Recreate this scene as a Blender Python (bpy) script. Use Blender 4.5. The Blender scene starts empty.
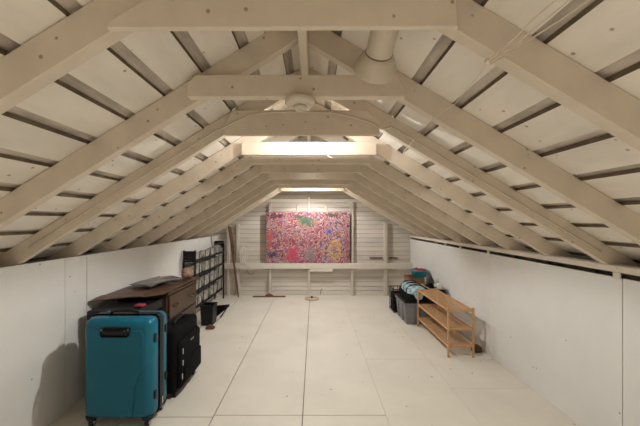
import bpy, bmesh, math, random
from mathutils import Vector, Matrix
random.seed(7)
S = bpy.context.scene
COL = S.collection
H = 1.45                      # eye height above the attic floor
XL, XR = -1.885, 1.885        # knee walls
YF = 5.88                     # far gable wall
YB = -1.7                     # gable wall behind the camera
XRIDGE = -0.05
C0 = H + 0.88                 # height where the undersides of the rafters meet
SL, SR = 0.624, 0.597         # roof pitches
RV = 0.124                    # vertical depth of a rafter
def zl(x): return C0 - SL * (XRIDGE - x)
def zr(x): return C0 - SR * (x - XRIDGE)

# ------------------------------------------------------------------ materials
def mat(name, col, rough=0.6, var=0.0, scale=4.0, spots=0.0, spot_scale=9.0, metal=0.0, bump=0.0,
        col2=None, stretch=(1, 1, 1), alpha=1.0, spec=0.5, trans=0.0):
    m = bpy.data.materials.new(name); m.use_nodes = True
    nt = m.node_tree; N = nt.nodes; L = nt.links
    b = N['Principled BSDF']
    b.inputs['Roughness'].default_value = rough
    b.inputs['Metallic'].default_value = metal
    b.inputs['Specular IOR Level'].default_value = spec
    b.inputs['Alpha'].default_value = alpha
    b.inputs['Transmission Weight'].default_value = trans
    tc = N.new('ShaderNodeTexCoord'); mp = N.new('ShaderNodeMapping')
    mp.inputs['Scale'].default_value = stretch
    L.new(tc.outputs['Object'], mp.inputs['Vector'])
    no = N.new('ShaderNodeTexNoise'); no.inputs['Scale'].default_value = scale
    no.inputs['Detail'].default_value = 6; no.inputs['Roughness'].default_value = 0.6
    L.new(mp.outputs[0], no.inputs['Vector'])
    rp = N.new('ShaderNodeValToRGB')
    c = Vector(col); d = Vector(col2) if col2 else c * (1 - var)
    rp.color_ramp.elements[0].position = 0.32; rp.color_ramp.elements[0].color = (*d, 1)
    rp.color_ramp.elements[1].position = 0.62; rp.color_ramp.elements[1].color = (*c, 1)
    L.new(no.outputs['Fac'], rp.inputs['Fac'])
    out = rp.outputs['Color']
    if spots > 0:
        vo = N.new('ShaderNodeTexVoronoi'); vo.inputs['Scale'].default_value = spot_scale
        L.new(tc.outputs['Object'], vo.inputs['Vector'])
        r2 = N.new('ShaderNodeValToRGB'); r2.color_ramp.elements[0].position = spots * 0.6
        r2.color_ramp.elements[1].position = spots
        r2.color_ramp.elements[0].color = (0.5, 0.43, 0.36, 1); r2.color_ramp.elements[1].color = (1, 1, 1, 1)
        L.new(vo.outputs['Distance'], r2.inputs['Fac'])
        mx = N.new('ShaderNodeMix'); mx.data_type = 'RGBA'; mx.blend_type = 'MULTIPLY'
        mx.inputs['Factor'].default_value = 1
        L.new(out, mx.inputs['A']); L.new(r2.outputs['Color'], mx.inputs['B'])
        out = mx.outputs['Result']
    L.new(out, b.inputs['Base Color'])
    if bump > 0:
        bp = N.new('ShaderNodeBump'); bp.inputs['Strength'].default_value = bump
        bp.inputs['Distance'].default_value = 0.01
        L.new(no.outputs['Fac'], bp.inputs['Height']); L.new(bp.outputs[0], b.inputs['Normal'])
    return m

M = {}
M['wall'] = mat('white_wall_panel_paint', (0.69, 0.68, 0.655), 0.75, 0.06, 2.5, 0.06, 7, bump=0.05)
M['floor'] = mat('cream_floor_paint', (0.675, 0.635, 0.555), 0.6, 0.09, 2.2, 0.07, 6, bump=0.05)
M['board'] = mat('painted_roof_board', (0.84, 0.785, 0.71), 0.8, 0.16, 5, 0.11, 13, bump=0.1, stretch=(1, .35, 1))
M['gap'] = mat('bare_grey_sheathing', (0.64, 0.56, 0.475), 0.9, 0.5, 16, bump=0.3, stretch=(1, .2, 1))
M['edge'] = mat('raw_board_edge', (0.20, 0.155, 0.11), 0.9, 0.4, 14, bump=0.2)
M['rafter'] = mat('painted_rafter', (0.70, 0.61, 0.497), 0.75, 0.12, 5, 0.10, 13, bump=0.08)
M['trimpaint'] = mat('cream_trim_paint', (0.68, 0.62, 0.54), 0.7, 0.08, 5, 0.03, 7)
M['stud'] = mat('painted_stud', (0.60, 0.545, 0.47), 0.75, 0.12, 5, 0.08, 10)
M['lap'] = mat('painted_lap_board', (0.67, 0.615, 0.545), 0.8, 0.22, 4, 0.04, 6, bump=0.1, stretch=(.25, 1, 2))
M['seam'] = mat('dark_seam', (0.17, 0.13, 0.10), 0.9, 0.2)
M['dark'] = mat('dark_eave_shade', (0.10, 0.085, 0.07), 0.95, 0.3)  # darkness of the eave space put into the wall colour
M['teal'] = mat('teal_shell', (0.003, 0.115, 0.185), 0.30, 0.08, 3, spec=0.3)
M['black'] = mat('black_plastic', (0.008, 0.008, 0.009), 0.45, 0.2, spec=0.3)
M['blackfab'] = mat('black_fabric', (0.0065, 0.006, 0.0065), 0.9, 0.3, 60, bump=0.2, spec=0.12)
M['chrome'] = mat('silver_metal', (0.65, 0.65, 0.65), 0.25, 0.1, metal=1)
M['wood_dark'] = mat('dark_brown_wood', (0.075, 0.038, 0.022), 0.45, 0.5, 5, stretch=(4, .7, 4), bump=0.1)
M['brass'] = mat('dull_brass', (0.16, 0.11, 0.05), 0.45, 0.3, metal=0.8)
M['leather'] = mat('brown_cover', (0.10, 0.046, 0.028), 0.42, 0.55, 7, bump=0.3)
M['film'] = mat('clear_grey_film', (0.15, 0.135, 0.125), 0.2, 0.4, 9, bump=0.3)
M['bamboo'] = mat('bamboo_wood', (0.53, 0.30, 0.135), 0.5, 0.25, 6, stretch=(6, 1, 6))
M['greyplastic'] = mat('grey_plastic', (0.18, 0.177, 0.174), 0.4, 0.12)
M['card'] = mat('brown_cardboard', (0.33, 0.17, 0.08), 0.85, 0.15)
M['cyan'] = mat('turquoise_plastic', (0.03, 0.32, 0.40), 0.4, 0.08)
M['red'] = mat('red_cloth', (0.36, 0.028, 0.05), 0.8, 0.3, 25)
M['paleblue'] = mat('pale_blue_cloth', (0.42, 0.56, 0.60), 0.8, 0.55, 22, col2=(0.10, 0.14, 0.16))
M['white'] = mat('white_plastic', (0.75, 0.73, 0.68), 0.5, 0.05)
M['ivory'] = mat('ivory_fixture', (0.62, 0.55, 0.45), 0.5, 0.06)
M['cable'] = mat('painted_cable', (0.66, 0.58, 0.48), 0.6, 0.08)
M['rope'] = mat('pale_cord', (0.78, 0.68, 0.56), 0.8, 0.1)
M['broom'] = mat('reddish_wood', (0.17, 0.075, 0.045), 0.6, 0.3, 8, stretch=(4, 4, .5))
M['lightwood'] = mat('light_wood', (0.50, 0.39, 0.26), 0.6, 0.2, 8)
M['bag'] = mat('pale_grey_bag', (0.46, 0.445, 0.39), 0.45, 0.65, 14, bump=0.4)
M['flower'] = mat('rust_patterned_cloth', (0.40, 0.26, 0.20), 0.85, 0.7, 34, col2=(0.10, 0.035, 0.025))
M['ductmetal'] = mat('painted_sheet_metal', (0.60, 0.52, 0.42), 0.42, 0.14, 6)
M['darkgrey'] = mat('dark_grey_cloth', (0.07, 0.07, 0.075), 0.9, 0.3, 18)
M['rust'] = mat('rusty_brown', (0.17, 0.055, 0.03), 0.7, 0.3)

def painting_mat():
    m = bpy.data.materials.new('abstract_paint'); m.use_nodes = True
    nt = m.node_tree; N = nt.nodes; L = nt.links; b = N['Principled BSDF']
    b.inputs['Roughness'].default_value = 0.6
    tc = N.new('ShaderNodeTexCoord')
    def noise(scale, det=5, dist=0.0, off=0):
        mp = N.new('ShaderNodeMapping'); mp.inputs['Location'].default_value = (off, off * .7, off * 1.3)
        L.new(tc.outputs['Object'], mp.inputs['Vector'])
        n = N.new('ShaderNodeTexNoise'); n.inputs['Scale'].default_value = scale
        n.inputs['Detail'].default_value = det; n.inputs['Distortion'].default_value = dist
        L.new(mp.outputs[0], n.inputs['Vector']); return n
    def ramp(src, stops, const=False):
        r = N.new('ShaderNodeValToRGB'); cr = r.color_ramp
        if const: cr.interpolation = 'CONSTANT'
        while len(cr.elements) < len(stops): cr.elements.new(0.5)
        for e, (p, c) in zip(cr.elements, stops): e.position = p; e.color = (*c, 1)
        L.new(src, r.inputs['Fac']); return r.outputs['Color']
    a = ramp(noise(5.0, 3, 2.0).outputs['Fac'],
             [(0.0, (.03, .01, .015)), (.34, (.07, .02, .03)), (.40, (.36, .04, .06)), (.43, (.74, .50, .46)),
              (.455, (.07, .02, .04)), (.50, (.36, .06, .11)), (.545, (.12, .06, .15)), (.575, (.62, .46, .42)), (.60, (.45, .11, .05)), (.66, (.04, .02, .03))])
    c = ramp(noise(6, 3, 2.2, 9).outputs['Fac'],
             [(0.0, (.04, .03, .03)), (.38, (.55, .24, .09)), (.43, (.10, .06, .12)), (.46, (.62, .48, .43)),
              (.495, (.28, .05, .09)), (.55, (.05, .03, .05)), (.59, (.30, .24, .36)), (.66, (.50, .28, .20)), (.8, (.05, .03, .04))])
    mx = N.new('ShaderNodeMix'); mx.data_type = 'RGBA'
    f = ramp(noise(4.5, 3, 1.0, 4).outputs['Fac'], [(.45, (0, 0, 0)), (.55, (1, 1, 1))])
    L.new(f, mx.inputs['Factor']); L.new(a, mx.inputs['A']); L.new(c, mx.inputs['B'])
    cur = mx.outputs['Result']
    warp = noise(14, 5, 1.5, 2)
    def blob(cur, cx, cz, rx, rz, col, ring=None, soft=.35, k=.5):
        sb = N.new('ShaderNodeMapping'); sb.vector_type = 'POINT'
        sb.inputs['Location'].default_value = (-cx / rx, 0, -cz / rz); sb.inputs['Scale'].default_value = (1 / rx, 0, 1 / rz)
        L.new(tc.outputs['Object'], sb.inputs['Vector'])
        ln = N.new('ShaderNodeVectorMath'); ln.operation = 'LENGTH'; L.new(sb.outputs[0], ln.inputs[0])
        ad = N.new('ShaderNodeMath'); ad.operation = 'MULTIPLY_ADD'
        L.new(warp.outputs['Fac'], ad.inputs[0]); ad.inputs[1].default_value = 2 * k
        sub = N.new('ShaderNodeMath'); sub.operation = 'SUBTRACT'; L.new(ln.outputs['Value'], sub.inputs[0]); sub.inputs[1].default_value = k
        L.new(sub.outputs[0], ad.inputs[2])
        if ring: st = [(0, (0, 0, 0)), (ring, (0, 0, 0)), (ring + .12, (1, 1, 1)), (.80, (.8, .8, .8)), (.92, (0, 0, 0))]
        else: st = [(.45, (.85, .85, .85)), (1.05, (0, 0, 0))]
        f = ramp(ad.outputs[0], st)
        mm = N.new('ShaderNodeMix'); mm.data_type = 'RGBA'
        L.new(f, mm.inputs['Factor']); L.new(cur, mm.inputs['A']); mm.inputs['B'].default_value = (*col, 1)
        return mm.outputs['Result']
    W, Hh = 1.61, .98
    P = lambda u, v: ((u - .5) * W, (0.5 - v) * Hh)
    for (u, v, rx, rz, col, ring, k) in [
            (.48, .18, .17, .11, (.02, .13, .06), None, 1.3), (.40, .10, .14, .05, (.03, .09, .06), None, 1.3),
            (.75, .38, .055, .085, (.02, .07, .42), None, 1.6), (.82, .72, .12, .20, (.62, .42, .06), .55, 1.5),
            (.08, .84, .10, .06, (.04, .03, .10), None, 1.6), (.32, .84, .17, .17, (.50, .04, .09), None, 1.8),
            (.53, .85, .08, .16, (.20, .17, .18), None, 1.6), (.05, .5, .05, .2, (.50, .08, .06), None, 1.8),
            (.12, .07, .16, .05, (.04, .03, .03), None, 1.6), (.78, .06, .2, .04, (.05, .03, .03), None, 1.6)]:
        x, z = P(u, v); cur = blob(cur, x, z, rx, rz, col, ring, k=k)
    L.new(cur, b.inputs['Base Color'])
    return m
M['painting'] = painting_mat()

def bulb_mat(name, strength):
    m = bpy.data.materials.new(name); m.use_nodes = True
    b = m.node_tree.nodes['Principled BSDF']
    b.inputs['Base Color'].default_value = (1, 0.95, 0.85, 1)
    b.inputs['Emission Color'].default_value = (1.0, 0.90, 0.745, 1)
    b.inputs['Emission Strength'].default_value = strength
    return m

# ------------------------------------------------------------------ mesh helpers
def box(bm, x0, x1, y0, y1, z0, z1, bev=0.0, seg=2, mi=0, mtx=None):
    r = bmesh.ops.create_cube(bm, size=1.0)
    vs = r['verts']
    bmesh.ops.scale(bm, vec=(x1 - x0, y1 - y0, z1 - z0), verts=vs)
    bmesh.ops.translate(bm, vec=((x0 + x1) / 2, (y0 + y1) / 2, (z0 + z1) / 2), verts=vs)
    fs = set(f for v in vs for f in v.link_faces)
    if bev > 0:
        es = list(set(e for v in vs for e in v.link_edges))
        rr = bmesh.ops.bevel(bm, geom=es, offset=bev, segments=seg, profile=0.5, affect='EDGES')
        vs = list(set(vs_ for vs_ in vs if vs_.is_valid) | set(rr['verts']))
        fs = set(f for v in vs for f in v.link_faces)
    for f in fs: f.material_index = mi
    if mtx is not None: bmesh.ops.transform(bm, matrix=mtx, verts=vs)
    return vs

def prism(bm, pts, y0, y1, axis='y', mi=0):
    """polygon given in the XZ plane (or YZ for axis x, XY for axis z) pushed along the axis"""
    def P(a, b, t):
        return {'y': (a, t, b), 'x': (t, a, b), 'z': (a, b, t)}[axis]
    A = [bm.verts.new(P(a, b, y0)) for a, b in pts]
    B = [bm.verts.new(P(a, b, y1)) for a, b in pts]
    fs = [bm.faces.new(A), bm.faces.new(B[::-1])]
    n = len(pts)
    for i in range(n): fs.append(bm.faces.new((A[i], B[i], B[(i + 1) % n], A[(i + 1) % n])))
    for f in fs: f.material_index = mi
    return A + B

def tube(bm, pts, r, seg=8, r2=None, mi=0):
    pts = [Vector(p) for p in pts]; n = len(pts); rings = []
    up = None
    for i, p in enumerate(pts):
        t = (pts[min(i + 1, n - 1)] - pts[max(i - 1, 0)]).normalized()
        if up is None:
            up = Vector((0, 0, 1)) if abs(t.z) < .9 else Vector((1, 0, 0))
        s = t.cross(up).normalized(); up = s.cross(t).normalized()
        rr = r if r2 is None else r + (r2 - r) * i / (n - 1)
        rings.append([bm.verts.new(p + (s * math.cos(2 * math.pi * k / seg) + up * math.sin(2 * math.pi * k / seg)) * rr) for k in range(seg)])
    for i in range(n - 1):
        for k in range(seg):
            f = bm.faces.new((rings[i][k], rings[i][(k + 1) % seg], rings[i + 1][(k + 1) % seg], rings[i + 1][k])); f.smooth = True; f.material_index = mi
    for f in (bm.faces.new(rings[0][::-1]), bm.faces.new(rings[-1])): f.material_index = mi
    return [v for g in rings for v in g]

def lathe(bm, prof, seg=32, mtx=None, mi=0):
    """profile of (radius, z) turned about z"""
    rings = []
    for r, z in prof:
        if r < 1e-5: rings.append([bm.verts.new((0, 0, z))])
        else: rings.append([bm.verts.new((r * math.cos(2 * math.pi * k / seg), r * math.sin(2 * math.pi * k / seg), z)) for k in range(seg)])
    for a, b in zip(rings, rings[1:]):
        for k in range(seg):
            q = (k + 1) % seg
            if len(a) == 1 and len(b) == 1: continue
            if len(a) == 1: f = bm.faces.new((a[0], b[q], b[k]))
            elif len(b) == 1: f = bm.faces.new((a[k], a[q], b[0]))
            else: f = bm.faces.new((a[k], a[q], b[q], b[k]))
            f.smooth = True; f.material_index = mi
    vs = [v for g in rings for v in g]
    if mtx is not None: bmesh.ops.transform(bm, matrix=mtx, verts=vs)
    return vs

def obj(name, bm, m, parent=None, smooth=False, loc=None, auto_origin=False):
    bmesh.ops.recalc_face_normals(bm, faces=bm.faces)
    if auto_origin and loc is None:
        lo = Vector((min(v.co.x for v in bm.verts), min(v.co.y for v in bm.verts), min(v.co.z for v in bm.verts)))
        hi = Vector((max(v.co.x for v in bm.verts), max(v.co.y for v in bm.verts), max(v.co.z for v in bm.verts)))
        loc = Vector(((lo.x + hi.x) / 2, (lo.y + hi.y) / 2, lo.z))
        bmesh.ops.translate(bm, vec=-loc, verts=bm.verts)
    me = bpy.data.meshes.new(name); bm.to_mesh(me); bm.free()
    for mm in (m if isinstance(m, (list, tuple)) else [m]): me.materials.append(mm)
    if smooth:
        for p in me.polygons: p.use_smooth = True
        me.set_sharp_from_angle(angle=math.radians(40))
    o = bpy.data.objects.new(name, me); COL.objects.link(o)
    if loc is not None: o.location = loc
    if parent: o.parent = parent
    return o

def tag(o, label, cat, group=None):
    o['label'] = label; o['category'] = cat
    if group: o['group'] = group
    return o

def thing(name, label, cat, loc=(0, 0, 0), rz=0.0, group=None):
    o = bpy.data.objects.new(name, None); COL.objects.link(o)
    o.location = loc; o.rotation_euler = (0, 0, rz); o.empty_display_size = 0.1
    return tag(o, label, cat, group)

def struct(name, bm, m, smooth=False):
    o = obj(name, bm, m, smooth=smooth); o['kind'] = 'structure'; return o
NB = bmesh.new
R = math.radians
ORD = ['first', 'second', 'third', 'fourth', 'fifth', 'sixth', 'seventh', 'eighth', 'ninth', 'tenth']

# ------------------------------------------------------------------ the setting
# floor: painted sheets with narrow seams between them
bm = NB()
g = 0.0035
xs = [XL - .45, -1.40, -0.748, -0.087, 0.535, 1.19, XR + .45]
rows = {0: [YB, .9, 3.08, YF], 1: [YB, 2.22, 3.58, YF], 2: [YB, 2.24, YF], 3: [YB, 2.24, 4.94, YF], 4: [YB, 1.2, 3.15, YF], 5: [YB, 2.6, 4.4, YF]}
for i in range(len(xs) - 1):
    gx = g if 0 < i < 4 else 0.001
    rr = rows[i]
    for j in range(len(rr) - 1):
        gy = 0.004 if rr[j + 1] in (2.22, 2.23, 2.24) else 0.0016
        box(bm, xs[i] + (gx if i == 1 or i == 2 or i == 3 else .001), xs[i + 1] - (g if i in (0, 1, 2) else .001), rr[j] + .001, rr[j + 1] - gy, -0.03, 0.0)
box(bm, XL - .45, XR + .45, YB, YF, -0.06, -0.012, mi=1)
struct('floor', bm, [M['floor'], M['seam']])

# knee walls: sheets with seams
def knee(name, x0, x1, ztop, cuts, skirt=True):
    bm = NB()
    for a, b, gp in cuts:
        box(bm, x0, x1, a, b - gp, 0.0, ztop)
    s = 1 if x0 > 0 else -1
    box(bm, x1 if s > 0 else x0 - .02, x1 + .02 if s > 0 else x0, YB, YF, 0.0, ztop - .004, mi=1)
    return struct(name, bm, [M['wall'], M['seam']])
knee('wall_left', XL - .018, XL, H - .282, [(YB, .6, .004), (.6, 2.27, .003), (2.27, 2.49, .007), (2.49, 3.7, .002), (3.7, 4.92, .003), (4.92, YF, 0)])
knee('wall_right', XR, XR + .018, H - .353, [(YB, .62, .004), (.62, 1.837, .005), (1.837, 3.235, .003), (3.235, 4.5, .002), (4.5, YF, 0)])
# outer low walls behind the knee walls (eaves)
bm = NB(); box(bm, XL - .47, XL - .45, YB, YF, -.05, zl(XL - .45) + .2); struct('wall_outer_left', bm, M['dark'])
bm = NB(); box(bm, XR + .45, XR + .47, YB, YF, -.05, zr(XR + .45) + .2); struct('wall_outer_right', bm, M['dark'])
# plate strip above the right wall, and the left plate hidden behind the panel
bm = NB(); box(bm, XR - .004, XR + .09, YB, YF, H - .320, H - .280, .003, 1); struct('trim_1', bm, M['trimpaint'])
bm = NB(); box(bm, XL - .11, XL - .019, YB, YF, H - .36, H - .31); struct('trim_2', bm, M['trimpaint'])

# roof: skip sheathing boards with gaps, bare wood above
bm = NB()
def roof_side(s, slope, pitch, gap, edge0):
    top = C0 + RV + .002
    Z = lambda x: top - slope * abs(x - XRIDGE)
    th = .015 * math.sqrt(1 + slope * slope)
    k = -6
    e = edge0 + s * pitch * -6
    while abs(e - XRIDGE) < 2.5:
        a = e; b = e + s * (pitch - gap)
        if s * (b - XRIDGE) > 0:
            if s * (a - XRIDGE) < 0.0: a = XRIDGE
            jit = random.uniform(-.002, .002)
            pts = [(a, Z(a) + jit), (b, Z(b) + jit), (b, Z(b) + th), (a, Z(a) + th)]
            if s < 0: pts = pts[::-1]
            n0 = len(bm.faces); prism(bm, pts, YB, YF + .02)
            bm.faces.ensure_lookup_table()
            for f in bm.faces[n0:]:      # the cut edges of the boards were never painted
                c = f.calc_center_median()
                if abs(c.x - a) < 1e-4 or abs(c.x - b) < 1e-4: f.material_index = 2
        e += s * pitch
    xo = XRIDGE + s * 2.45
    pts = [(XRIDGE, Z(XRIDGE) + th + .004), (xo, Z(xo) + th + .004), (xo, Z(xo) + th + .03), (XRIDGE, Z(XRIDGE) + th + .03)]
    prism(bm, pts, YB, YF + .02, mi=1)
roof_side(1, SR, 0.196, 0.048, 0.719)
roof_side(-1, SL, 0.180, 0.047, -0.716)
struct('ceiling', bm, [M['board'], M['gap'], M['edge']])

# far gable wall: lapped boards
def gable(name, y0, y1, face, windows=None):
    bm = NB(); pit = 0.086; z = 0.0
    top = lambda zz: None
    while z < C0 + RV - .02:
        za, zb = z + .003, min(z + pit, C0 + RV) - .003
        def xspan(zz):
            l = max(XL - .45, XRIDGE - (C0 + RV - zz) / SL); r = min(XR + .45, XRIDGE + (C0 + RV - zz) / SR)
            return l, r
        l0, r0 = xspan(za); l1, r1 = xspan(zb)
        if r1 - l1 > .02:
            tilt = .006 * (1 if face < 0 else -1)
            vs = prism(bm, [(l0, za), (r0, za), (r1, zb), (l1, zb)], y0, y1)
            for v in vs:
                if abs(v.co.z - zb) < 1e-4 and abs(v.co.y - (y0 if face < 0 else y1)) < 1e-4: v.co.y += tilt
        z += pit
    ya, yb = (y1 + .001, y1 + .02) if face < 0 else (y0 - .02, y0 - .001)
    zt = C0 + RV
    prism(bm, [(XL - .45, -.05), (XR + .45, -.05), (XR + .45, zr(XR + .45) + RV), (XRIDGE, zt), (XL - .45, zl(XL - .45) + RV)], ya, yb, mi=1)
    return struct(name, bm, [M['lap'], M['seam']])
gable('wall_far', YF, YF + .02, -1)
gable('wall_near', YB - .02, YB, 1)

# ------------------------------------------------------------------ roof timbers
RAF = [(.864, .925), (1.42, 1.46), (1.92, 1.935), (2.40, 2.43), (2.87, 2.92), (3.38, 3.41), (3.92, 3.94), (4.42, 4.43), (4.93, 4.95), (5.44, 5.45)]
TH = .045
RB = .752
bm = NB(); box(bm, XRIDGE - .018, XRIDGE + .018, YB, YF, H + RB, C0 + RV - .012, .003, 1)
tag(obj('ridge_board', bm, M['rafter'], auto_origin=True), 'long painted ridge board running along the peak of the roof', 'ridge board')
def rafter(side, y, label):
    bm = NB()
    xo = 2.28
    if side < 0:
        xi = XRIDGE - .018
        pts = [(xi, zl(xi)), (xi, zl(xi) + RV), (-xo, zl(-xo) + RV), (-xo, zl(-xo))]
    else:
        xi = XRIDGE + .018
        pts = [(xi, zr(xi)), (xo, zr(xo)), (xo, zr(xo) + RV), (xi, zr(xi) + RV)]
    prism(bm, pts, y, y + TH)
    es = [e for e in bm.edges if abs(e.verts[0].co.y - e.verts[1].co.y) < 1e-5]
    bmesh.ops.bevel(bm, geom=es, offset=.003, segments=1, affect='EDGES')
    tag(obj('rafter', bm, M['rafter'], auto_origin=True), label, 'rafter', 'rafters of the left roof slope' if side < 0 else 'rafters of the right roof slope')
extra = ['nearest, dim tan face', 'behind the nailed tie', 'cable along it', 'brightly lit', '', '', '', '', '', 'closest to the painting']
for i, (a, b) in enumerate(RAF):
    ex = (', ' + extra[i]) if extra[i] else ''
    rafter(-1, a, 'painted rafter of the left slope, %s from the camera%s' % (ORD[i], ex))
    rafter(1, b, 'painted rafter of the right slope, %s from the camera%s' % (ORD[i], ex))

def tie(pts, y0, y1, label):
    bm = NB(); prism(bm, pts, y0, y1)
    es = [e for e in bm.edges if abs(e.verts[0].co.y - e.verts[1].co.y) < 1e-5]
    bmesh.ops.bevel(bm, geom=es, offset=.003, segments=1, affect='EDGES')
    return tag(obj('collar_tie', bm, M['rafter'], auto_origin=True), label, 'collar tie', 'collar ties across the roof')
def xin(z):      # where the rafter undersides are at height z
    return XRIDGE - (C0 - z) / SL, XRIDGE + (C0 - z) / SR
# 1 : between the first pair, flush with their faces
t1 = tie([(-.580, H + .538), (.428, H + .576), (.42, H + .700), (-.372, H + .700), (-.580, H + .554)], 0, .018, 'nearest collar tie, wide tan board along the top edge of the view')
t1.location.y = .872; t1.rotation_euler.z = math.atan2(.054, 1.029)
# 2 : nailed on the face of the second pair
tie([(-.583, H + .570), (.415, H + .570), (.415, H + .612), (.372, H + .672), (-.548, H + .672), (-.583, H + .635)], 1.378, 1.416, 'second collar tie from the camera, nailed on with clipped corners and a round fixture below')
# 3 : gusset shaped, wire across
tie([(-.566, H + .541), (.412, H + .541), (.412, H + .60), (.345, H + .70), (-.515, H + .70), (-.566, H + .60)], 1.893, 1.918, 'third collar tie from the camera, deep dim board crossed by a curved cable')
# 4 : lit
tie([(-.575, H + .522), (.49, H + .522), (.49, H + .622), (-.575, H + .622)], 2.364, 2.399, 'fourth collar tie from the camera, brightly lit cream face')
for i in range(4, 10):
    y = RAF[i][0] - .037
    zb = H + .54; zt = zb + .095
    l, r = xin(zb)
    e = .02
    lab = 'painted collar tie, %s from the camera, in the dim row behind the lit one' % ORD[i]
    if i == 9: lab = 'farthest collar tie, brightly lit, just in front of the painted gable wall'
    tie([(l - e, zb), (r + e, zb), (r + e - .03, zt), (l - e + .03, zt)], y, y + .035, lab)

# small blocks bridging the gap between the right wall and its plate
for k, (px, w, lab) in enumerate([(618, .045, 'nearest the camera'), (489, .03, 'at the middle panel seam'), (461, .035, 'third from the camera'), (446, .03, 'fourth from the camera'), (437, .03, 'farthest of the row')]):
    y = 300 * XR / (px - 314.3)
    bm = NB(); box(bm, XR - .012, XR - .001, y - w / 2, y + w / 2, H - .358, H - .318, .002, 1)
    tag(obj('wall_block', bm, M['trimpaint'], auto_origin=True), 'small cream block over the gap atop the right wall, ' + lab, 'wood block', 'blocks along the top of the right wall')

# far wall studs, rail and blocks
ys0, ys1 = YF - .07, YF - .001
def stud(x, w, z0, z1, label):
    bm = NB(); box(bm, x - w / 2, x + w / 2, ys0, ys1, z0, z1, .003, 1)
    tag(obj('wall_stud', bm, M['stud'], auto_origin=True), label, 'wall stud', 'studs on the far gable wall')
kf = YF / 300
X = lambda px: (px - 314.3) * (YF - .07) / 300
stud(X(228), .05, .0005, zl(X(228)) - .002, 'painted stud at the left end of the far wall behind the leaning pole')
stud(X(237.5), .05, .0005, zl(X(237.5)) + .0 - .04, 'painted stud just right of the leaning brown pole')
stud(X(270), .05, .0005, zl(X(270)) - .04, 'painted far wall stud behind the left end of the painting')
stud(X(309), .05, .0005, C0 - .06, 'painted far wall stud behind the middle of the painting')
stud(X(352.3), .05, .0005, zr(X(352.3)) - .04, 'painted far wall stud along the right edge of the painting')
stud(X(386), .06, .0005, zr(X(386)) - .04, 'painted far wall stud halfway between painting and right wall')
for px, lab in ((298, 'short block above the painting, left of the centre stud'), (326, 'short block above the painting, right of the centre stud')):
    bm = NB(); box(bm, X(px) - .03, X(px) + .03, YF - .030, YF - .001, H + .1, H + .33, .003, 1)
    tag(obj('wall_block', bm, M['stud'], auto_origin=True), 'painted ' + lab, 'wood block')
bm = NB(); box(bm, X(219.7), XR - .003, YF - .121, YF - .071, H - .918, H - .812, .004, 1)
rail = tag(obj('wall_rail', bm, M['trimpaint'], auto_origin=True), 'long cream horizontal rail across the far wall below the painting', 'rail')
bm = NB(); box(bm, X(310), X(332.5), YF - .118, YF - .075, H - .975, H - .9185, .003, 1)
tag(obj('cleat', bm, M['trimpaint'], auto_origin=True), 'short cream board fixed under the far wall rail', 'board')
for (a, b, lab) in ((369.5, 382.6, 'left'), (388.7, 397.5, 'right')):
    bm = NB(); box(bm, (a - 314.3) * YF / 300, (b - 314.3) * YF / 300, YF - .018, YF - .0005, H - .735, H - .710, .003, 1)
    tag(obj('wood_strip', bm, M['broom'], auto_origin=True), 'short dark strip on the far wall, %s of the stud by the right wall' % lab, 'wood strip')

# ------------------------------------------------------------------ painting
pw, ph = 1.61, .98
t = thing('painting', 'large colourful abstract painting standing on the far wall rail', 'painting', ((266.2 + 350.2) / 2 * 0 + -.121, YF - .095, H - .8115))
bm = NB(); box(bm, -pw / 2, pw / 2, -.012, .012, -ph / 2, ph / 2, .002, 1); obj('canvas', bm, M['painting'], t, loc=(0, -.012, ph / 2 + .002))
bm = NB()
for (a, b, c, d) in ((-pw / 2, pw / 2, 0.004, .03), (-pw / 2, pw / 2, ph - .03, ph), (-pw / 2, -pw / 2 + .03, .03, ph - .03), (pw / 2 - .03, pw / 2, .03, ph - .03)):
    box(bm, a, b, .001, .018, c, d)
obj('stretcher_frame', bm, M['broom'], t)

# ------------------------------------------------------------------ fixtures on the roof timbers
# round fixture under the second tie
t = thing('round_ceiling_fixture', 'round ivory fixture fixed under the second collar tie', 'ceiling fixture', (-.066, 1.397, H + .570))
t.scale = (1.06, 1.06, 1.0)
bm = NB(); lathe(bm, [(0, -.001), (.062, -.001), (.066, -.006), (.067, -.022), (.060, -.030), (.050, -.034), (0, -.034)], 40); obj('base', bm, M['ivory'], t)
bm = NB()
for k in range(20):
    a = 2 * math.pi * k / 20
    box(bm, .034, .049, -.0022, .0022, -.0365, -.033, mtx=Matrix.Rotation(a, 4, 'Z'))
obj('vent_ribs', bm, M['rafter'], t)
bm = NB(); lathe(bm, [(0, -.034), (.028, -.034), (.029, -.044), (.024, -.052), (.013, -.053), (.0125, -.047), (0, -.047)], 32); obj('cap', bm, M['ivory'], t)

# bullet shaped spotlight behind the first tie
t = thing('spotlight', 'painted bullet spotlight with flared metal shade hanging behind the nearest tie', 'spotlight', (.248, 1.00, H + .690))
t.scale = (1.06, 1.06, 1.06)
axis = Vector((-.05, .88, -.48)).normalized()
mt = axis.to_track_quat('Z', 'Y').to_matrix().to_4x4()
bm = NB(); lathe(bm, [(0, 0), (.030, 0), (.044, .008), (.046, .02), (.046, .118), (.048, .122), (.046, .126)], 40, mt); obj('socket_housing', bm, M['ductmetal'], t, smooth=True)
bm = NB(); lathe(bm, [(.046, .126), (.052, .131), (.060, .143), (.078, .180), (.081, .186), (.081, .191), (.076, .189), (.05, .15), (.03, .137), (0, .137)], 40, mt); obj('shade', bm, M['ductmetal'], t, smooth=True)
bm = NB(); lathe(bm, [(.0462, .121), (.0484, .123), (.0484, .128), (.0470, .130)], 40, mt); obj('seam_ring', bm, M['seam'], t)
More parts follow.
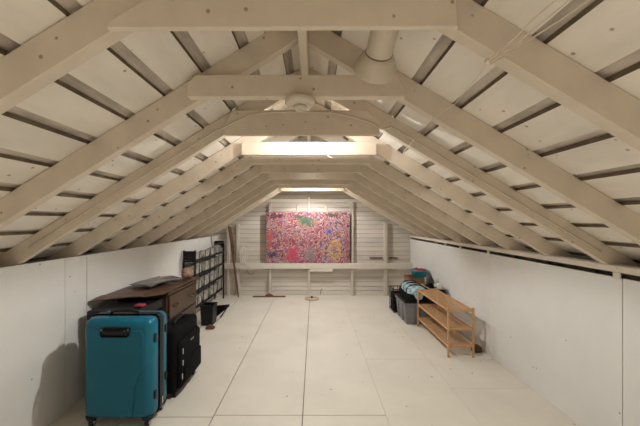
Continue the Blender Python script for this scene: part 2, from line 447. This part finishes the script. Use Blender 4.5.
bm = NB(); tube(bm, [(0, .01, 0), (0, .004, .05), (0, .002, .128)], .010, 10); obj('stem', bm, M['ductmetal'], t)

# bulbs on the ridge, all out of view; mid and rear added as fill
def bulb(y, label, spot_w, glow_w, cone=132):
    """porcelain holder with a bulb and an added shade that blocks upward light, on the underside of the ridge board"""
    zt = H + RB
    t = thing('light_bulb', label, 'light bulb', (XRIDGE, y, zt), 0)
    bm = NB(); lathe(bm, [(0, -.001), (.02, -.001), (.030, -.008), (.096, -.094), (.100, -.102), (.092, -.096), (.024, -.018), (.020, -.030), (0, -.030)], 32)  # flared brim added to keep light off the ridge
    obj('lamp_holder', bm, M['white'], t)
    bm = NB(); lathe(bm, [(0, -.030), (.013, -.030), (.015, -.036), (.027, -.054), (.030, -.070), (.026, -.086), (.014, -.097), (0, -.100)], 20)
    obj('glass', bm, bulb_mat('lit_bulb', 4), t, smooth=True)
    for kind, w in (('SPOT', spot_w), ('POINT', glow_w)):
        l = bpy.data.lights.new('lamp_light', kind); l.energy = w; l.color = (1.0, .985, .945); l.shadow_soft_size = .022
        if kind == 'SPOT': l.spot_size = R(cone); l.spot_blend = .25
        o = bpy.data.objects.new('lamp_light', l); COL.objects.link(o); o.location = (0, 0, -.125); o.parent = t
bulb(2.12, 'lit bulb in a white holder under the ridge between the third and fourth ties', 66, 16)
bulb(3.66, 'added fill bulb in a white holder under the ridge between the sixth and seventh ties', 24, 0.4, 128)  # added fill lamp, brightens the middle of the floor and walls
bulb(5.02, 'lit bulb in a white holder under the ridge near the far gable wall', 52, 19, 146)
bulb(-1.0, 'added fill bulb in a white holder under the ridge behind the camera', 190, 1, 100)  # added fill lamp, bounces light off the floor to the near roof

# cable along the third pair and over its tie
yc = 1.885
def onraf(px, dz=0.0):
    pass
pts = []
for xx in (-1.82, -1.5, -1.2, -.95, -.75, -.64): pts.append((xx, RAF[2][0] - .006, zl(xx) + .055))
pts += [(-.578, yc, H + .58), (-.50, yc, H + .622), (-.40, yc, H + .665), (-.28, yc, H + .683), (-.08, yc, H + .686), (.10, yc, H + .680), (.25, yc, H + .652), (.36, yc, H + .615), (.422, yc, H + .578)]
for xx in (.50, .75, 1.0, 1.3, 1.6, 1.84): pts.append((xx, RAF[2][1] - .006, zr(xx) + .050))
bm = NB(); tube(bm, pts, .006, 8)
tag(obj('cable', bm, M['cable']), 'painted cable arching over the third collar tie and down both rafters', 'cable')
# cords at the upper right
K = Vector((.60, .918, zr(.60) + .012))
def cord(pts, label, r=.0017):
    bm = NB(); tube(bm, pts, r, 6)
    tag(obj('cord', bm, M['rope']), label, 'cord', 'thin cords hanging from the right rafters')
y0 = .45
def pxp(px, py, y): return Vector(((px - 314.3) * y / 300, y, H - (py - 221) * y / 300))
kn = pxp(487, 62, .908)
cord([pxp(566, -8, .52), pxp(535, 18, .66), pxp(510, 42, .80), kn], 'uppermost of three pale cords fanning up from the near right rafter')
cord([pxp(580, -8, .52), pxp(548, 18, .66), pxp(515, 44, .80), kn + Vector((.004, -.001, -.004))], 'middle of three pale cords fanning up from the near right rafter')
cord([pxp(600, -8, .52), pxp(560, 20, .66), pxp(520, 46, .80), kn + Vector((.008, -.002, -.010))], 'lowest of three pale cords fanning up from the near right rafter')
cord([kn, pxp(483, 70, 1.0), pxp(470, 86, 1.15), pxp(455, 104, 1.25), pxp(430, 121, 1.312), pxp(418, 135, 1.6), pxp(403, 153, 1.9)], 'single pale cord running from the near right rafter to the third tie')
bm = NB(); lathe(bm, [(0, -.008), (.006, -.007), (.009, 0), (.006, .007), (0, .008)], 12)
tag(obj('cord_knot', bm, M['rope'], loc=kn), 'pale knot where the thin cords meet on the near right rafter', 'knot')
bm = NB(); tube(bm, [(.10, 2.36, H + .523), (.115, 2.358, H + .508), (.135, 2.357, H + .497), (.15, 2.357, H + .490)], .003, 6)
tag(obj('wire_end', bm, M['cable']), 'short loose wire end under the lit fourth collar tie', 'wire')

# ------------------------------------------------------------------ luggage and furniture on the left
# teal suitcase
t = thing('hard_shell_suitcase', 'large teal hard shell suitcase standing in front of the dark luggage', 'suitcase', (-1.375, 2.215, 0))
t.scale = (1.06, 1.06, 1.06)
def shell(y0, y1, nm, front):
    bm = NB(); box(bm, -.232, .232, y0, y1, .052, .725, .045, 5)
    for v in bm.verts:    # soft taper to the outside
        f = (v.co.y - y0) / (y1 - y0); f = 1 - f if front else f
        v.co.x *= 1 - .045 * f; v.co.z = .39 + (v.co.z - .39) * (1 - .03 * f)
    return obj(nm, bm, M['teal'], t, smooth=True)
shell(-.125, -.004, 'front_shell', True); shell(.012, .125, 'back_shell', False)
bm = NB()
for z0, pts in ((0, [(-.165, .40), (.165, .40), (.165, .66), (-.165, .66)]),):
    vs = prism(bm, [(-.165, .655), (-.185, .63), (-.185, .40), (-.115, .29), (-.115, .085), (.115, .085), (.115, .29), (.185, .40), (.185, .63), (.165, .655)], -.1335, -.115)
    es = [e for e in bm.edges if abs(e.verts[0].co.y + .1335) < 1e-4 and abs(e.verts[1].co.y + .1335) < 1e-4]
    bmesh.ops.bevel(bm, geom=es, offset=.008, segments=3, affect='EDGES')
obj('front_panel', bm, M['teal'], t, smooth=True)
bm = NB(); box(bm, -.2335, .2335, -.012, .020, .05, .7275, .04, 4); obj('zipper_band', bm, M['black'], t, smooth=True)
bm = NB(); box(bm, -.093, .093, -.140, -.128, .612, .672, .018, 4)
hd = obj('handle_recess', bm, M['black'], t, smooth=True)
bm = NB(); tube(bm, [(-.078, -.14, .655), (-.06, -.156, .65), (0, -.160, .648), (.06, -.156, .65), (.078, -.14, .655)], .009, 10); obj('handle_grip', bm, M['black'], hd)
for q in (-1, 1):
    bm = NB(); box(bm, q * .083 - .009, q * .083 + .009, -.1425, -.139, .652, .664, .002, 1); obj('handle_rivet', bm, M['chrome'], hd)
bm = NB(); tube(bm, [(-.10, -.03, .722), (-.09, -.032, .748), (-.04, -.034, .756), (.04, -.034, .756), (.09, -.032, .748), (.10, -.03, .722)], .010, 10); obj('carry_handle', bm, M['black'], t)
for (y, z) in ((-.075, .585), (-.075, .205), (.065, .60), (.065, .26)):
    bm = NB(); box(bm, .218, .236, y - .012, y + .012, z - .028, z + .028, .005, 3); obj('side_foot', bm, M['black'], t, smooth=True)
for sx in (-1, 1):
    for y in (-.085, .085):
        bm = NB(); lathe(bm, [(0, .075), (.038, .073), (.032, .05), (.016, .042), (0, .042)], 20, Matrix.Translation((sx * .185, y, 0)))
        w = obj('wheel', bm, M['black'], t)
        bm = NB(); mm = Matrix.Translation((sx * .185, y, .026)) @ Matrix.Rotation(R(90), 4, 'Y')
        lathe(bm, [(0, -.013), (.02, -.013), (.0255, -.009), (.0255, .009), (.02, .013), (0, .013)], 20, mm); obj('tyre', bm, M['black'], w)
        bm = NB(); lathe(bm, [(0, -.0145), (.012, -.0145), (.012, .0145), (0, .0145)], 16, mm); obj('hub_cap', bm, M['chrome'], w)
bm = NB(); box(bm, .235, .240, -.004, .010, .10, .15, .001, 1); obj('zip_pull', bm, M['chrome'], t)

# black soft carry on
t = thing('soft_carry_on_suitcase', 'black fabric carry-on case beside the teal suitcase, pocket side facing the room', 'suitcase', (-1.200, 2.665, 0), 0)
t.scale = (1.08, 1.12, 1.06)
bm = NB(); box(bm, -.10, .07, -.215, .215, .035, .53, .035, 4); obj('body', bm, M['blackfab'], t, smooth=True)
bm = NB(); box(bm, .055, .103, -.19, .19, .06, .43, .03, 4); obj('front_pocket', bm, M['blackfab'], t, smooth=True)
bm = NB(); box(bm, .085, .118, -.15, .17, .09, .26, .015, 3); obj('lower_pocket', bm, M['blackfab'], t, smooth=True)
for (y, z) in ((-.165, .36), (-.165, .27), (-.175, .17), (.165, .40)):
    bm = NB(); box(bm, .101, .109, y - .005, y + .005, z - .03, z + .015, .002, 1); obj('zip_pull', bm, M['chrome'], t)
bm = NB(); tube(bm, [(.0, -.09, .525), (.0, -.075, .555), (.0, 0, .562), (.0, .075, .555), (.0, .09, .525)], .010, 8); obj('carry_handle', bm, M['black'], t)
bm = NB(); box(bm, .1025, .106, -.02, .04, .375, .388, .002, 1); obj('name_badge', bm, M['greyplastic'], t)
for y in (-.165, .165):
    bm = NB(); lathe(bm, [(0, -.014), (.024, -.014), (.028, -.008), (.028, .008), (.024, .014), (0, .014)], 20, Matrix.Translation((-.075, y, .028)) @ Matrix.Rotation(R(90), 4, 'X')); obj('wheel', bm, M['black'], t)
    bm = NB(); box(bm, .03, .06, y - .02, y + .02, 0.0, .045, .005, 2); obj('foot', bm, M['black'], t)

# black trunk behind the teal suitcase
t = thing('black_trunk', 'black storage trunk against the left wall behind the teal suitcase', 'trunk', (-1.625, 2.62, 0))
bm = NB(); box(bm, -.18, .215, -.235, .165, 0.0, .65, .012, 3); obj('body', bm, M['blackfab'], t, smooth=True)
bm = NB(); box(bm, -.185, .22, -.24, .17, .652, .735, .014, 3); obj('lid', bm, M['black'], t, smooth=True)
for x in (-.12, .13):
    bm = NB(); box(bm, x - .02, x + .02, -.248, -.235, .61, .69, .004, 2); obj('latch', bm, M['chrome'], t)

# dresser
D0, D1 = 2.84, 3.52
t = thing('dresser', 'dark brown wooden dresser along the left wall behind the luggage', 'dresser', (-1.62, (D0 + D1) / 2, 0))
hy = (D1 - D0) / 2
bm = NB(); box(bm, -.255, .222, -hy, hy, .05, .740, .006, 2); box(bm, -.25, .215, -hy + .01, hy - .01, 0, .055); obj('carcass', bm, M['wood_dark'], t)
bm = NB(); box(bm, -.258, .245, -hy - .012, hy + .012, .742, .770, .008, 2); obj('top', bm, M['wood_dark'], t)
for (z0, z1) in ((.09, .29), (.305, .495), (.51, .728)):
    bm = NB(); box(bm, .2225, .240, -hy + .025, hy - .025, z0, z1, .006, 2)
    d = obj('drawer', bm, M['wood_dark'], t)
    for yy in (-.2, .2):
        zc = (z0 + z1) / 2
        bm = NB(); tube(bm, [(.240, yy - .045, zc + .01), (.256, yy - .04, zc - .005), (.262, yy, zc - .014), (.256, yy + .04, zc - .005), (.240, yy + .045, zc + .01)], .006, 8)
        box(bm, .2395, .243, yy - .055, yy + .055, zc - .012, zc + .026, .001, 1)
        obj('handle', bm, M['brass'], d)

# crumpled brown cover over trunk and dresser
def cloth(name, pts4, nx, ny, z0, amp, mat_, label, cat, seed=1, th=.006, drop=None):
    rnd = random.Random(seed); bm = NB(); ph = [(rnd.uniform(0, 6.3), rnd.uniform(6, 16), rnd.uniform(0, 3.1)) for _ in range(6)]
    grid = []
    for j in range(ny + 1):
        row = []
        for i in range(nx + 1):
            u, v = i / nx, j / ny
            a = Vector(pts4[0]).lerp(Vector(pts4[1]), u); b = Vector(pts4[3]).lerp(Vector(pts4[2]), u)
            p = a.lerp(b, v)
            h = sum(abs(math.sin(p_ + f * (p.x * math.cos(an) + p.y * math.sin(an)))) for p_, f, an in ph) / len(ph)
            z = z0 + amp * h
            if drop: z = drop(p.x, p.y, z)
            row.append(bm.verts.new((p.x, p.y, z)))
        grid.append(row)
    for j in range(ny):
        for i in range(nx):
            f = bm.faces.new((grid[j][i], grid[j][i + 1], grid[j + 1][i + 1], grid[j + 1][i])); f.smooth = True
    bmesh.ops.recalc_face_normals(bm, faces=bm.faces)
    r = bmesh.ops.extrude_face_region(bm, geom=bm.faces[:])
    bmesh.ops.translate(bm, vec=(0, 0, th), verts=[v for v in r['geom'] if isinstance(v, bmesh.types.BMVert)])
    return tag(obj(name, bm, mat_, auto_origin=True), label, cat)
cloth('cover', [(-1.868, 2.475), (-1.36, 2.70), (-1.350, 3.535), (-1.868, 3.535)], 26, 60, .7725, .022, M['leather'], 'crumpled brown cover spread over the dresser and black trunk', 'cover', 3)
cloth('plastic_film', [(-1.82, 2.95), (-1.55, 2.85), (-1.42, 3.32), (-1.75, 3.38)], 20, 30, .801, .045, M['film'], 'crumpled grey plastic film lying on the brown cover', 'plastic film', 5, .003)
bm = NB(); box(bm, -.035, .035, -.03, .03, 0, .022, .008, 3)
tag(obj('red_cloth', bm, M['red'], loc=(-1.45, 2.50, .736), smooth=True), 'small folded red cloth on the trunk under the brown cover', 'cloth')
# patterned pouch
bm = NB(); lathe(bm, [(0, 0), (.05, .002), (.075, .03), (.08, .07), (.066, .115), (.03, .135), (.02, .13), (0, .13)], 20, Matrix.Scale(.8, 4) @ Matrix.Scale(1.35, 4, (0, 1, 0)))
for v in bm.verts: v.co += Vector((math.sin(v.co.z * 60 + v.co.y * 40), math.cos(v.co.x * 70), 0)) * .004
tag(obj('patterned_pouch', bm, M['flower'], loc=(-1.46, 3.455, .802), smooth=True), 'rust coloured patterned pouch at the far end of the dresser top', 'pouch')

# black rack by the far left corner
RX0, RX1, RY0, RY1 = -1.86, -1.70, 4.28, 5.62
t = thing('metal_shelf_rack', 'tall black metal shelf rack along the left wall near the far corner', 'shelf rack', ((RX0 + RX1) / 2, (RY0 + RY1) / 2, 0))
hx, hyk = (RX1 - RX0) / 2, (RY1 - RY0) / 2
for sy in (-1, 1):
    for sx in (-1, 1):
        bm = NB(); box(bm, sx * hx - .011, sx * hx + .011, sy * hyk - .011, sy * hyk + .011, 0, 1.07 if sy > 0 else 1.03, .002, 1); obj('post', bm, M['black'], t)
SH = [.20, .43, .66, .875]
for z in SH:
    bm = NB(); box(bm, -hx + .012, hx + .012, -hyk, hyk, z - .013, z + .006, .003, 1); obj('shelf', bm, M['black'], t)
for sy, z in ((-1, .96), (1, 1.02)):
    bm = NB(); box(bm, -hx, hx, sy * hyk - .008, sy * hyk + .008, z - .07, z + .06, .003, 1); obj('end_panel', bm, M['black'], t)
bm = NB(); box(bm, hx - .004, hx + .006, hyk - .5, hyk, 1.035, 1.065, .002, 1); obj('top_bar', bm, M['black'], t)
for k in range(6):
    y = -hyk + (k + .5) * 2 * hyk / 6
    bm = NB(); tube(bm, [(hx + .008, y - .05, .21), (hx + .008, y + .02, .6), (hx + .004, y + .06, 1.0)], .006, 6); obj('wire_upright', bm, M['black'], t)
# pale bags on its shelves
rnd = random.Random(4)
rowname = ['bottom', 'lower middle', 'upper middle', 'top']; colname = ['near end', 'near middle', 'far middle', 'far end']
for r_, z in enumerate(SH):
    for c_ in range(4):
        y = RY0 + .17 + c_ * .333
        bm = NB(); hh = rnd.uniform(.14, .17) if r_ < 3 else rnd.uniform(.10, .14)
        prism(bm, [(-.13, 0), (.13, 0), (.11, hh * .8), (.04, hh), (-.06, hh * .9), (-.12, hh * .6)], -.055, .055, 'x')
        bmesh.ops.bevel(bm, geom=bm.edges[:], offset=.012, segments=2, affect='EDGES')
        for v in bm.verts: v.co.x += .008 * math.sin(v.co.y * 50 + v.co.z * 40 + c_)
        tag(obj('plastic_bag', bm, M['bag'], loc=(-1.775, y, z + .0065), smooth=True),
            'pale grey bag on the %s shelf of the black rack, %s' % (rowname[r_], colname[c_]), 'bag', 'pale bags on the black rack')

# bin, folded stand, brown scrap
t = thing('waste_bin', 'small black square waste bin on the floor by the black rack', 'waste bin', (-1.49, 4.24, 0))
bm = NB(); prism(bm, [(-.075, 0), (.075, 0), (.092, .27), (.08, .27), (.066, .012), (-.066, .012), (-.08, .27), (-.092, .27)], -.085, .085)
prism(bm, [(-.074, .0), (.074, .0), (.09, .268), (-.09, .268)], -.092, -.084); prism(bm, [(-.074, .0), (.074, .0), (.09, .268), (-.09, .268)], .084, .092)
obj('bin', bm, M['black'], t)
bm = NB()
for (a, b, c, d) in ((-.096, .096, -.096, -.08), (-.096, .096, .08, .096), (-.096, -.08, -.08, .08), (.08, .096, -.08, .08)): box(bm, a, b, c, d, .262, .280, .003, 1)
obj('rim', bm, M['black'], t)
t = thing('folding_stand', 'black triangular folding stand on the floor right of the waste bin', 'stand', (-1.40, 4.42, 0))
bm = NB(); tube(bm, [(-.09, 0, .012), (.13, .05, .19)], .012, 8); obj('upper_bar', bm, M['black'], t)
bm = NB(); tube(bm, [(-.08, .02, .185), (.135, .05, .198)], .013, 8); obj('top_bar', bm, M['black'], t)
bm = NB(); prism(bm, [(-.08, .18), (.12, .19), (.02, .10), (-.05, .06)], .015, .03); obj('gusset', bm, M['blackfab'], t)
bm = NB(); tube(bm, [(.12, .05, .19), (.0, .06, .012)], .010, 8); obj('leg', bm, M['black'], t)
bm = NB(); prism(bm, [(-.06, 0), (.05, 0), (.065, .02), (.02, .05), (-.03, .055), (-.065, .02)], -.03, .03)
bmesh.ops.bevel(bm, geom=bm.edges[:], offset=.008, segments=2, affect='EDGES')
tag(obj('brown_shoe', bm, M['rust'], loc=(-1.395, 4.03, 0.0), smooth=True), 'small rusty brown object on the floor in front of the waste bin', 'small object')

# leaning pole, cords and bits at the far wall
bm = NB(); 
p0, p1 = Vector((-1.44, 5.70, .008)), Vector((-1.535, 5.40, 1.355))
d = (p1 - p0)
t = thing('leaning_pole', 'reddish brown wooden pole leaning in the far left corner', 'pole', p0)
tube(bm, [(0, 0, 0), d * .5, d], .013, 10, .022); obj('shaft', bm, M['broom'], t)
bm = NB(); tube(bm, [d * .62 + Vector((.03, -.01, 0)), d * .8 + Vector((.035, -.01, 0)), d * .99 + Vector((.035, -.01, 0))], .008, 8); obj('side_strip', bm, M['broom'], t)
def loop(cx, cz, w, h, y, n=16):
    return [(cx + w * math.cos(2 * math.pi * k / n), y + .004 * math.sin(k), cz + h * math.sin(2 * math.pi * k / n)) for k in range(n + 1)]
t = thing('cord_coil', 'coil of white cord hung above the left part of the far rail', 'cord', (-1.36, YF - .10, H - .811))
bm = NB()
for (cx, h, w) in ((-.04, .13, .03), (0, .16, .035), (.035, .11, .03)): tube(bm, loop(cx, h + .004, w, h, 0), .006, 6)
obj('loops', bm, M['white'], t)
bm = NB(); tube(bm, [(-.05, -.028, -.02), (.03, -.03, .006), (.10, -.029, -.04), (.18, -.028, -.12)], .004, 6); obj('tail', bm, M['white'], t)
t = thing('wire_hook', 'dark wire hook hanging under the left part of the far rail', 'hook', (-1.30, YF - .096, H - .9185))
bm = NB(); tube(bm, [(0, 0, 0), (0, 0, -.05), (.03, 0, -.10), (.10, 0, -.11), (.14, 0, -.06)], .006, 6); tube(bm, [(-.06, 0, -.10), (0, 0, -.06), (.06, 0, -.09)], .005, 6); obj('hook', bm, M['greyplastic'], t)
t = thing('floor_squeegee', 'flat brown wooden push head on the floor below the painting, left of centre', 'tool', (-.86, 5.72, 0))
bm = NB(); box(bm, -.31, .31, -.018, .018, 0, .022, .004, 2); obj('bar', bm, M['broom'], t)
bm = NB(); prism(bm, [(-.09, .0222), (.09, .0222), (.03, .06), (-.03, .06)], -.014, .014); obj('bracket', bm, M['broom'], t)
t = thing('wooden_lid', 'round pale wooden lid with a knob lying on the floor near the far wall', 'lid', (-.045, 5.57, 0))
bm = NB(); lathe(bm, [(0, 0), (.128, 0), (.135, .006), (.135, .016), (.128, .022), (0, .022)], 36); obj('disc', bm, M['lightwood'], t)
bm = NB(); lathe(bm, [(0, .022), (.018, .022), (.014, .034), (.024, .046), (.018, .054), (0, .056)], 20); obj('knob', bm, M['wood_dark'], t)
bm = NB(); tube(bm, [(0, 0, 0), (.005, 0, .06), (.03, 0, .10)], .006, 6)
tag(obj('wall_hook', bm, M['seam'], loc=(.12, YF - .009, .02)), 'small dark bent wire at the foot of the far wall', 'hook')

# ------------------------------------------------------------------ right side
# bamboo rack
BX0, BX1, BY0, BY1 = 1.425, 1.69, 3.19, 4.12
t = thing('shoe_rack', 'three tier slatted bamboo shoe rack standing by the right wall', 'shoe rack', ((BX0 + BX1) / 2, (BY0 + BY1) / 2, 0))
hx, hyk = (BX1 - BX0) / 2, (BY1 - BY0) / 2
for sx in (-1, 1):
    for sy in (-1, 1):
        bm = NB(); box(bm, sx * hx - .009, sx * hx + .009, sy * hyk - .011, sy * hyk + .011, 0, .525, .003, 2); obj('post', bm, M['bamboo'], t)
for z in (.115, .297, .497):
    bm = NB()
    for sx in (-1, 1): box(bm, sx * (hx - .004) - .008, sx * (hx - .004) + .008, -hyk + .01, hyk - .01, z - .012, z + .012, .002, 1)
    for sy in (-1, 1): box(bm, -hx + .01, hx - .01, sy * (hyk - .004) - .007, sy * (hyk - .004) + .007, z - .012, z + .012, .002, 1)
    sh = obj('shelf', bm, M['bamboo'], t)
    bm = NB(); n = 11
    for k in range(n):
        x = -hx + .022 + (2 * hx - .044) * k / (n - 1)
        box(bm, x - .0055, x + .0055, -hyk + .012, hyk - .012, z - .003, z + .002, .001, 1)
    obj('slats', bm, M['bamboo'], sh)
bm = NB(); tube(bm, [(1.50, 3.30, .006), (1.56, 3.22, .006), (1.66, 3.28, .006), (1.74, 3.18, .006), (1.84, 3.13, .006), (1.862, 3.15, .05)], .005, 6)
tag(obj('power_cord', bm, M['white']), 'thin pale cord on the floor under the near end of the shoe rack', 'cord')
bm = NB(); prism(bm, [(-.05, 0), (.05, 0), (.04, .07), (-.03, .075)], -.04, .04); bmesh.ops.bevel(bm, geom=bm.edges[:], offset=.01, segments=2, affect='EDGES')
tag(obj('wood_block', bm, M['wood_dark'], loc=(1.80, 3.33, 0), smooth=True), 'small brown block on the floor between the shoe rack and right wall', 'wood block')

# grey tote behind the rack
t = thing('storage_tote', 'grey plastic storage tote on the floor behind the shoe rack', 'storage tote', (1.556, 4.42, 0))
t.scale = (1.137, 1, .9)
def tub(bm, w, d, h, k=.9, th=.008):
    o0 = [(-w * k, -d * k), (w * k, -d * k), (w * k, d * k), (-w * k, d * k)]; o1 = [(-w, -d), (w, -d), (w, d), (-w, d)]
    rings = []
    for pts, z, s in ((o0, 0, 0), (o1, h, 0), (o1, h, th), (o0, th, th)):
        rings.append([bm.verts.new((x - math.copysign(s, x), y - math.copysign(s, y), z)) for x, y in pts])
    for a, b in zip(rings, rings[1:]):
        for q in range(4): bm.faces.new((a[q], a[(q + 1) % 4], b[(q + 1) % 4], b[q]))
    bm.faces.new(rings[0][::-1]); bm.faces.new(rings[-1])
bm = NB(); tub(bm, .255, .24, .33)
for x in (-.15, .15): box(bm, x - .012, x + .012, -.246, -.215, .03, .30, .004, 1)
for y in (-.1, .1): box(bm, -.262, -.23, y - .012, y + .012, .03, .30, .004, 1)
obj('tub', bm, M['greyplastic'], t)
bm = NB()
for (a, b, c, d) in ((-.265, .265, -.25, -.228), (-.265, .265, .228, .25), (-.265, -.243, -.228, .228), (.243, .265, -.228, .228)): box(bm, a, b, c, d, .305, .335, .005, 2)
obj('rim', bm, M['greyplastic'], t)
bm = NB(); box(bm, -.268, .268, -.253, .253, .3352, .365, .008, 2); obj('lid', bm, M['black'], t)
# black crate beyond
t = thing('wire_crate', 'black wire crate on the floor at the far end of the grey tote', 'crate', (1.385, 4.86, 0))
for z in (.03, .2, .37):
    bm = NB(); tube(bm, [(-.13, -.13, z), (.13, -.13, z), (.13, .13, z), (-.13, .13, z), (-.13, -.13, z)], .008, 6); obj('hoop', bm, M['black'], t)
bm = NB()
for k in range(5):
    q = -.13 + .065 * k
    for (x, y) in ((q, -.13), (q, .13), (-.13, q), (.13, q)): tube(bm, [(x, y, 0), (x, y, .378)], .005, 6)
obj('wires', bm, M['black'], t)
bm = NB(); box(bm, -.12, .12, -.12, .12, .0, .30, .02, 2); obj('liner', bm, M['blackfab'], t)

# duffel on the tote
t = thing('duffel_bag', 'pale blue patterned duffel bag with black base lying on the grey tote', 'bag', (1.455, 4.43, .329), R(-2))
t.scale = (.78, .82, 1)
bm = NB(); 
def loaf(bm, w, d, h, z0, n=16, m_=10):
    rings = []
    for j in range(m_ + 1):
        v = -1 + 2 * j / m_; s = (1 - abs(v) ** 4) ** .5 * .55 + .45 if abs(v) < 1 else .35
        ring = []
        for k in range(n):
            a = 2 * math.pi * k / n
            cx, cz = math.cos(a), math.sin(a)
            cx = math.copysign(abs(cx) ** .7, cx); cz = math.copysign(abs(cz) ** .7, cz)
            ring.append(bm.verts.new((w * cx * s, v * d, z0 + h + h * cz * (s if cz > 0 else 1))))
        rings.append(ring)
    for a, b in zip(rings, rings[1:]):
        for k in range(n):
            f = bm.faces.new((a[k], a[(k + 1) % n], b[(k + 1) % n], b[k])); f.smooth = True
    bm.faces.new(rings[0][::-1]); bm.faces.new(rings[-1])
loaf(bm, .17, .36, .085, .03); obj('body', bm, M['paleblue'], t)
bm = NB(); box(bm, -.178, .178, -.35, .35, .0, .10, .03, 3); obj('base', bm, M['blackfab'], t, smooth=True)
for y in (-.17, .02, .2):
    bm = NB(); tube(bm, [(-.172, y, .09), (-.165, y, .15), (-.10, y, .2), (0, y, .212), (.10, y, .2), (.165, y, .15)], .010, 6); obj('strap', bm, M['black'], t)
# cardboard box, turquoise basin with red cloth (stacked beyond, on a dark stand)
t = thing('low_cabinet', 'dark low cabinet by the right wall behind the grey tote', 'cabinet', (1.70, 5.02, 0))
bm = NB(); box(bm, -.14, .165, -.22, .22, .0, .305, .006, 2); obj('carcass', bm, M['wood_dark'], t)
bm = NB(); box(bm, -.146, .17, -.226, .226, .3055, .330, .004, 2); obj('top', bm, M['wood_dark'], t)
bm = NB(); box(bm, -.155, -.1405, -.2, .2, .05, .29, .004, 2); dd = obj('door', bm, M['wood_dark'], t)
bm = NB(); lathe(bm, [(0, 0), (.01, 0), (.014, .015), (0, .02)], 12, Matrix.Translation((-.155, -.15, .22)) @ Matrix.Rotation(R(-90), 4, 'Y')); obj('knob', bm, M['brass'], dd)
t = thing('cardboard_box', 'open brown cardboard box stacked by the far end of the right wall', 'box', (1.655, 4.98, .3305), R(4))
bm = NB(); tub(bm, .105, .17, .20, 1.0, .004); obj('carton', bm, M['card'], t)
bm = NB(); prism(bm, [(-.105, .20), (-.18, .235), (-.18, .239), (-.105, .204)], -.17, .17); obj('flap', bm, M['card'], t)
t = thing('basin', 'turquoise plastic basin atop the cardboard box by the right wall', 'basin', (1.72, 4.93, .5355))
t.scale = (1, 1, 1.3)
bm = NB(); lathe(bm, [(0, 0), (.10, 0), (.128, .075), (.138, .085), (.136, .09), (.122, .085), (.095, .008), (0, .008)], 32); obj('bowl', bm, M['cyan'], t)
bm = NB(); lathe(bm, [(0, .009), (.09, .009), (.118, .07), (.105, .105), (.06, .125), (.02, .115), (0, .12)], 18)
for v in bm.verts: v.co.z += .012 * math.sin(v.co.x * 70) * math.cos(v.co.y * 55) if v.co.z > .06 else 0
tag(obj('red_cloth', bm, M['red'], loc=(1.72, 4.93, .547)), 'bunched red cloth heaped in the turquoise basin', 'cloth')
# black tray of shoes near wall
t = thing('tray', 'deep black tray with a pale rim standing on the grey tote', 'tray', (1.725, 4.36, .329))
bm = NB(); tub(bm, .11, .16, .165, .95, .006); obj('pan', bm, M['black'], t)
bm = NB()
for (a, b, c, d) in ((-.115, .115, -.165, -.153), (-.115, .115, .153, .165), (-.115, -.103, -.153, .153), (.103, .115, -.153, .153)): box(bm, a, b, c, d, .162, .174, .003, 1)
obj('rim', bm, M['lightwood'], t)
bm = NB(); box(bm, -.098, .098, -.145, .145, 0, .086, .02, 3)
tag(obj('folded_towel', bm, M['darkgrey'], loc=(1.725, 4.36, .336), smooth=True), 'dark folded towel lying under the shoes in the black tray', 'towel')
def shoe(x, y, z, rz, label, m1, m2):
    t = thing('shoe', label, 'shoe', (x, y, z), rz, 'shoes in the tray'); t.scale = (1.2, 1.1, 1.35)
    bm = NB(); prism(bm, [(-.10, .0), (.10, 0), (.105, .018), (-.10, .022)], -.033, .033); bmesh.ops.bevel(bm, geom=bm.edges[:], offset=.006, segments=2, affect='EDGES'); obj('sole', bm, m2, t)
    bm = NB(); prism(bm, [(-.098, .02), (.10, .02), (.095, .04), (.03, .065), (-.02, .10), (-.09, .105)], -.028, .028); bmesh.ops.bevel(bm, geom=bm.edges[:], offset=.012, segments=3, affect='EDGES'); obj('upper', bm, m1, t, smooth=True)
shoe(1.672, 4.36, .4235, R(88), 'black shoe with white sole lying in the black tray', M['blackfab'], M['white'])
shoe(1.778, 4.34, .4235, R(92), 'white shoe lying in the black tray', M['white'], M['blackfab'])
bm = NB(); prism(bm, [(-.05, 0), (.09, 0), (.07, .13), (.03, .26), (-.01, .30), (-.05, .17)], -.05, .05)
bmesh.ops.bevel(bm, geom=bm.edges[:], offset=.02, segments=3, affect='EDGES')
tag(obj('dark_bag', bm, M['darkgrey'], loc=(1.775, 4.595, .329), smooth=True), 'dark grey slumped bag against the right wall beyond the tray', 'bag')

# ------------------------------------------------------------------ world, camera
w = bpy.data.worlds.new('World'); S.world = w; w.use_nodes = True
w.node_tree.nodes['Background'].inputs[0].default_value = (.9, .95, 1, 1)
w.node_tree.nodes['Background'].inputs[1].default_value = 0.3
cam = bpy.data.cameras.new('camera'); co = bpy.data.objects.new('camera', cam); COL.objects.link(co)
co.location = (0, 0, H); co.rotation_euler = (R(90), 0, 0)
cam.sensor_width = 36; cam.lens = 300 / 640 * 36
cam.shift_x = (320 - 314.3) / 640; cam.shift_y = (221 - 213) / 640
cam.clip_start = 0.02
S.camera = co
S.view_settings.view_transform = 'Standard'; S.view_settings.look = 'None'
S.view_settings.gamma = 1.0; S.view_settings.use_curve_mapping = False
S.view_settings.exposure = 0.12
S.cycles.max_bounces = 12; S.cycles.diffuse_bounces = 8
